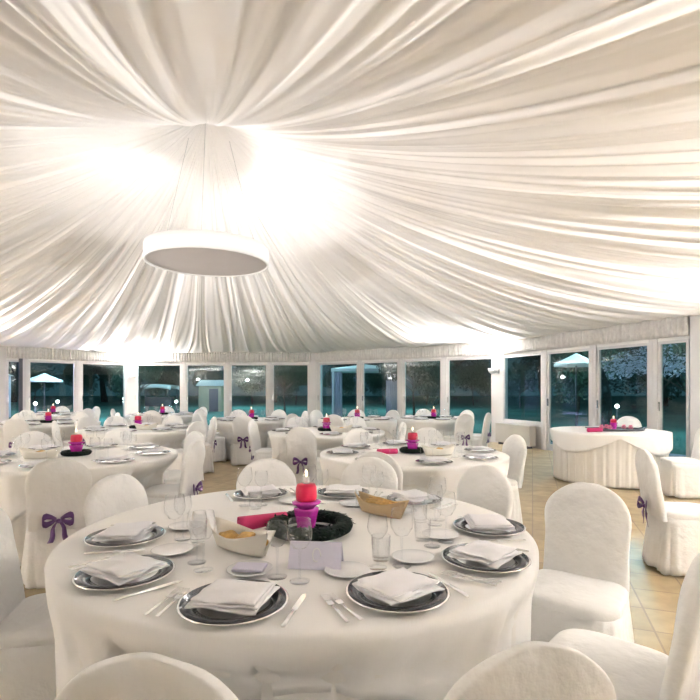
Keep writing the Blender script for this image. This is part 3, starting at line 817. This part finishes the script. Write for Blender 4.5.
def crown(seed, rx, rz, nleaf, ls, gap=.25):
    rr = random.Random(seed); m = MB()
    lobes = [(Vector((rr.uniform(-.6, .6) * rx, rr.uniform(-.6, .6) * rx, rr.uniform(-.6, .6) * rz)), rr.uniform(.35, .6)) for _ in range(9)]
    for i in range(nleaf):
        c, s = rr.choice(lobes)
        v = Vector((rr.gauss(0, 1), rr.gauss(0, 1), rr.gauss(0, 1))).normalized() * (rr.random() ** .35)
        p = c + Vector((v.x * rx * s, v.y * rx * s, v.z * rz * s))
        u = Vector((rr.gauss(0, 1), rr.gauss(0, 1), rr.gauss(0, 1))).normalized() * ls * rr.uniform(.6, 1.3); w = u.orthogonal().normalized() * ls * .45
        m.add([p - u, p + w, p + u, p - w], [(0, 1, 2, 3)])
    return m
def tree_proto(name, seed, h, rx, rz, nleaf, ls, lm, trunk=.18):
    r = empty(name)
    m = MB(); m.tube([(0, 0, 0), (.05 * h, 0, h * .35), (0, .03 * h, h * .8)], [trunk, trunk * .7, trunk * .3], 10)
    rr = random.Random(seed)
    for k in range(5):
        a = rr.uniform(0, 6.28); z = h * rr.uniform(.35, .6)
        m.tube([(.03 * h, 0, z), (rx * .5 * math.cos(a), rx * .5 * math.sin(a), z + h * .15), (rx * .8 * math.cos(a), rx * .8 * math.sin(a), z + h * .3)], [trunk * .4, trunk * .25, trunk * .08], 6)
    m.build('trunk', M['bark'], r)
    cm = crown(seed, rx, rz, nleaf, ls); cr = cm.build('foliage', lm, r); cr.location = (0, 0, h * .68)
    return r
big = tree_proto('garden_tree', 3, 8.0, 4.0, 3.8, 9000, .16, M['leafd'], .3)
bush = tree_proto('garden_shrub', 4, 3.4, 2.6, 1.7, 7000, .11, M['leafg'], .1)
tl = [(-47, 55), (-37, 55), (-27.5, 56), (-18, 55), (-8.5, 56), (1, 55), (10.5, 54), (19.5, 50), (27, 43), (31, 34), (33, 24.5), (31, 14), (-56, 48), (41, 48), (-52, 38)]
nm = ['behind the far left door', 'behind the parasol at the left', 'behind the windows left of the wide column', 'right of the wide column', 'behind the centre left windows', 'behind the centre column',
      'behind the garden pavilion', 'left of the right corner column', 'right of the right corner column', 'behind the small canopy', 'behind the blossom tree', 'past the right frame edge', 'at the far left of the garden', 'at the far right of the garden', 'at the left end of the patio']
for i, (x, y) in enumerate(tl):
    place(big, (x, y, -.16), i * 1.3, 'tall dark night tree standing ' + nm[i], 'dark trees beyond the lawn', 'tree', (1.15 + .1 * math.sin(i), 1.15, 1.0 + .12 * math.cos(i * 2)))
for i in range(20):
    x = (-42 + i * 4.1) if i < 13 else 11.0 + (i - 13) * 2.6; y = 47 if i < 13 else 44.6 - (i - 13) * 4.6
    place(bush, (x, y, -.16), i * 2.1, 'low dark shrub in the hedge row at the lawn edge', 'hedge shrubs at the lawn edge', 'shrub', (.6, .6, 1.0 + .12 * math.sin(i * 1.7)))
mid = [(9.5, 21), (12.5, 18.5), (2.9, 22.5), (14, 14), (-3.5, 27), (-12.2, 29)]
mn = ['behind the right corner window', 'behind the buffet table window', 'behind the back window left of the corner column', 'behind the last window at right', 'behind the window left of the centre column', 'behind the parasol left of the wide column']
for i, (x, y) in enumerate(mid):
    place(bush, (x, y, -.16), i, 'taller green shrub on the lawn ' + mn[i], 'shrubs on the lawn', 'shrub', (.62, .62, 1.1))
blm = tree_proto('blossom_tree', 8, 3.4, 1.5, .55, 1500, .055, M['bloss'], .06)
place(blm, (8.3, 13.6, -.16), .4, 'small tree with pale lit blossom behind the window above the buffet', 'blossom trees', 'tree')
place(blm, (11.2, 12.3, -.16), 2.4, 'small tree with pale lit blossom at the right edge window', 'blossom trees', 'tree', (.8, .8, .98))
# dark slim cypress
m = MB(); rr = random.Random(2)
for i in range(2500):
    t = rr.random(); a = rr.uniform(0, 6.28); rad = .26 * math.sin(PI * min(1, t * .92 + .08)) ** .6
    p = Vector((rad * math.cos(a), rad * math.sin(a), .15 + t * 1.9)); u = Vector((rr.uniform(-.3, .3), rr.uniform(-.3, .3), 1)).normalized() * .06; w = u.orthogonal().normalized() * .02
    m.add([p - u, p + w, p + u, p - w], [(0, 1, 2, 3)])
r = empty('cypress_shrub', (6.3, 12.6, -.16)); tag(r, 'slim dark cypress outside the window above the buffet tray', 'shrub')
m.build('foliage', M['leafd'], r); m = MB(); m.tube([(0, 0, 0), (0, 0, 1.7)], [.05, .02], 8); m.build('trunk', M['bark'], r)

def parasol(x, y, w, h, label):
    r = empty('garden_parasol', (x, y, -.16)); tag(r, label, 'parasol')
    m = MB(); rows = []
    for k, z in ((.02, h), (.35, h - .13), (.7, h - .25), (1, h - .36), (1, h - .44)):
        rows.append([(w / 2 * k * math.cos(2 * PI * i / 8), w / 2 * k * math.sin(2 * PI * i / 8), z) for i in range(8)])
    m.grid(rows, wrap=True); m.build('canopy', M['canvas'], r, smooth=False, solid=.01)
    m = MB(); m.tube([(0, 0, 0), (0, 0, h)], .03, 8); m.build('pole', M['dgrey'], r)
    m = MB(); m.lathe([(.001, 0), (.3, 0), (.3, .06), (.05, .09), (.001, .09)], 20); m.build('base', M['dgrey'], r)
parasol(-15.4, 25.2, 1.7, 2.30, 'white parasol on the patio behind the left windows')
parasol(7.6, 16.8, 1.5, 2.72, 'white parasol behind the right windows beside the corner')
# low round-roofed canopy shelter across the lawn
r = empty('garden_shelter', (-16.2, 42, -.16)); tag(r, 'low white roofed shelter across the lawn, right of the wide column', 'shelter')
m = MB(); rows = [[((i / 12 * 2 - 1) * 1.5, y_, 1.72 + .16 * (1 - (i / 12 * 2 - 1) ** 2)) for i in range(13)] for y_ in (-1, 1)]; m.grid(rows)
rows = [[((i / 12 * 2 - 1) * 1.5, y_, 1.42 + .16 * (1 - (i / 12 * 2 - 1) ** 2)) for i in range(13)] for y_ in (-1, 1)]; 
for q in (-1, 1):
    m.grid([[((i / 12 * 2 - 1) * 1.5, q * 1, zz + .16 * (1 - (i / 12 * 2 - 1) ** 2)) for i in range(13)] for zz in (1.42, 1.72)])
m.build('roof', M['canvas'], r, solid=.02)
for a_, b_ in ((-1, -1), (1, -1), (1, 1), (-1, 1)):
    m = MB(); m.box((a_ * 1.35, b_ * .9, .75), (.09, .09, 1.5)); m.build('post', M['dgrey'], r, smooth=False)
m = MB(); m.box((0, .5, .4), (2.2, .7, .8)); m.build('bench', M['dgrey'], r, smooth=False, bevel=.05)
# pavilion with curtains behind the centre
r = empty('garden_pavilion', (.75, 25, -.16)); tag(r, 'white flat roofed garden pavilion with pale curtains behind the centre windows', 'pavilion')
m = MB(); m.box((0, 0, 2.42), (3.3, 2.6, .14)); m.add([(-1.65, -1.3, 2.49), (1.65, -1.3, 2.49), (1.65, 1.3, 2.49), (-1.65, 1.3, 2.49), (0, 0, 2.75)], [(0, 1, 4), (1, 2, 4), (2, 3, 4), (3, 0, 4)]); m.build('roof', M['canvas'], r, smooth=False)
for a_, b_ in ((-1, -1), (1, -1), (1, 1), (-1, 1)):
    m = MB(); m.box((a_ * 1.55, b_ * 1.2, 1.18), (.09, .09, 2.36)); m.build('post', M['frame'], r, smooth=False)
    m = MB(); rows = []
    for z in (2.33, 1.6, .9, .05):
        rows.append([(a_ * 1.38 + (i / 24 - .5) * .46, b_ * 1.16 + .05 * math.sin(i * 1.4), z) for i in range(25)])
    m.grid(rows); m.build('curtain', M['pave'], r, solid=.01)
# small lit plaster hut
r = empty('garden_hut', (-9.3, 34, -.16)); tag(r, 'low plastered hut with sloping roof across the lawn left of centre', 'hut')
m = MB(); m.box((0, 0, .85), (1.5, 1.6, 1.7)); m.build('wall', M['plaster'], r, smooth=False)
m = MB(); m.add([(-.9, -1, 1.7), (.9, -1, 1.7), (.9, 1, 1.7), (-.9, 1, 1.7), (-.9, 0, 2.1), (.9, 0, 2.1)], [(0, 1, 5, 4), (2, 3, 4, 5), (0, 4, 3), (1, 2, 5), (0, 3, 2, 1)]); m.build('roof', M['canvas'], r, smooth=False)
m = MB(); m.box((.25, -.81, .75), (.6, .04, 1.5)); m.build('hut_door', M['dgrey'], r, smooth=False)
# violet-lit tent wall at far left
r = empty('side_tent', (-19.5, 24.5, -.16), .5); tag(r, 'pale violet lit side tent beyond the far left door', 'tent')
m = MB(); m.box((0, 0, 1.1), (4.5, 3, 2.2)); m.build('tent_wall', M['pave'], r, smooth=False)
m = MB(); m.add([(-2.4, -1.6, 2.2), (2.4, -1.6, 2.2), (2.4, 1.6, 2.2), (-2.4, 1.6, 2.2), (0, 0, 3.2)], [(0, 1, 4), (1, 2, 4), (2, 3, 4), (3, 0, 4), (3, 2, 1, 0)]); m.build('tent_roof', M['canvas'], r, smooth=False)
# globe garden lamps
gl = empty('garden_lamp')
m = MB(); m.tube([(0, 0, 0), (0, 0, .85)], .03, 8); m.build('post', M['dgrey'], gl)
m = MB(); m.lathe([(.001, -.14), (.07, -.12), (.12, -.06), (.14, 0), (.12, .06), (.07, .12), (.001, .14)], 16, (0, 0, .97)); m.v = [(x * .5, y * .5, .97 + (z - .97) * .5 - .05) for x, y, z in m.v]; m.build('globe', M['globe'], gl)
GL = [((-13.8, 23.6), 'by the parasol behind the left window'), ((-13.6, 30), 'on the lawn left of the wide column'), ((-10.6, 23.5), 'just left of the wide column'), ((-8.2, 23.6), 'behind the window right of the wide column'), ((9.4, 17.6), 'behind the right corner window'), ((-12.9, 20.5), 'on the patio at the left')]
for (x, y), l in GL: place(gl, (x, y, -.16), 0, 'lit globe lamp ' + l, 'globe garden lamps', 'lamp')
for x, y, e_, c_ in ((-13.5, 24.5, 260, (.55, .9, 1)), (-9, 25, 300, (.5, .9, 1)), (-3, 24, 260, (.5, .92, 1)), (3.5, 21, 220, (.5, .92, 1)), (9, 17, 260, (.5, .92, 1)), (13, 11, 160, (.5, .95, .9)), (-22, 32, 300, (.5, .9, 1)), (-8, 38, 500, (.5, .9, 1)), (4, 34, 420, (.5, .9, 1))):
    light('POINT', 'lawn_fill_light', (x, y, 4.2), e_ * .95, (.52, .82, .95), .25)  # added fill lights without fixtures, to brighten and tint the lawn
light('POINT', 'patio_light', (-12.8, 17.5, 3.0), 700, (.72, .62, 1), .25)

# ------------------------------------------------------------------ world, camera
w = bpy.data.worlds.new('dusk'); sc.world = w; w.use_nodes = True
bg = w.node_tree.nodes['Background']; bg.inputs[0].default_value = (.055, .13, .16, 1); bg.inputs[1].default_value = .13
cam = bpy.data.cameras.new('camera'); co = bpy.data.objects.new('camera', cam); COL.objects.link(co)
co.location = (0, 0, 1.4); co.rotation_euler = (PI / 2, 0, 0)
cam.sensor_width = 36; cam.lens = 36 * 500 / 700; cam.shift_y = 38 / 700; cam.clip_start = .05; cam.clip_end = 400
sc.camera = co
vs = sc.view_settings; vs.view_transform = 'Standard'; vs.look = 'None'; vs.gamma = 1; vs.use_curve_mapping = False; vs.exposure = 2.47
sc.cycles.transparent_max_bounces = 32
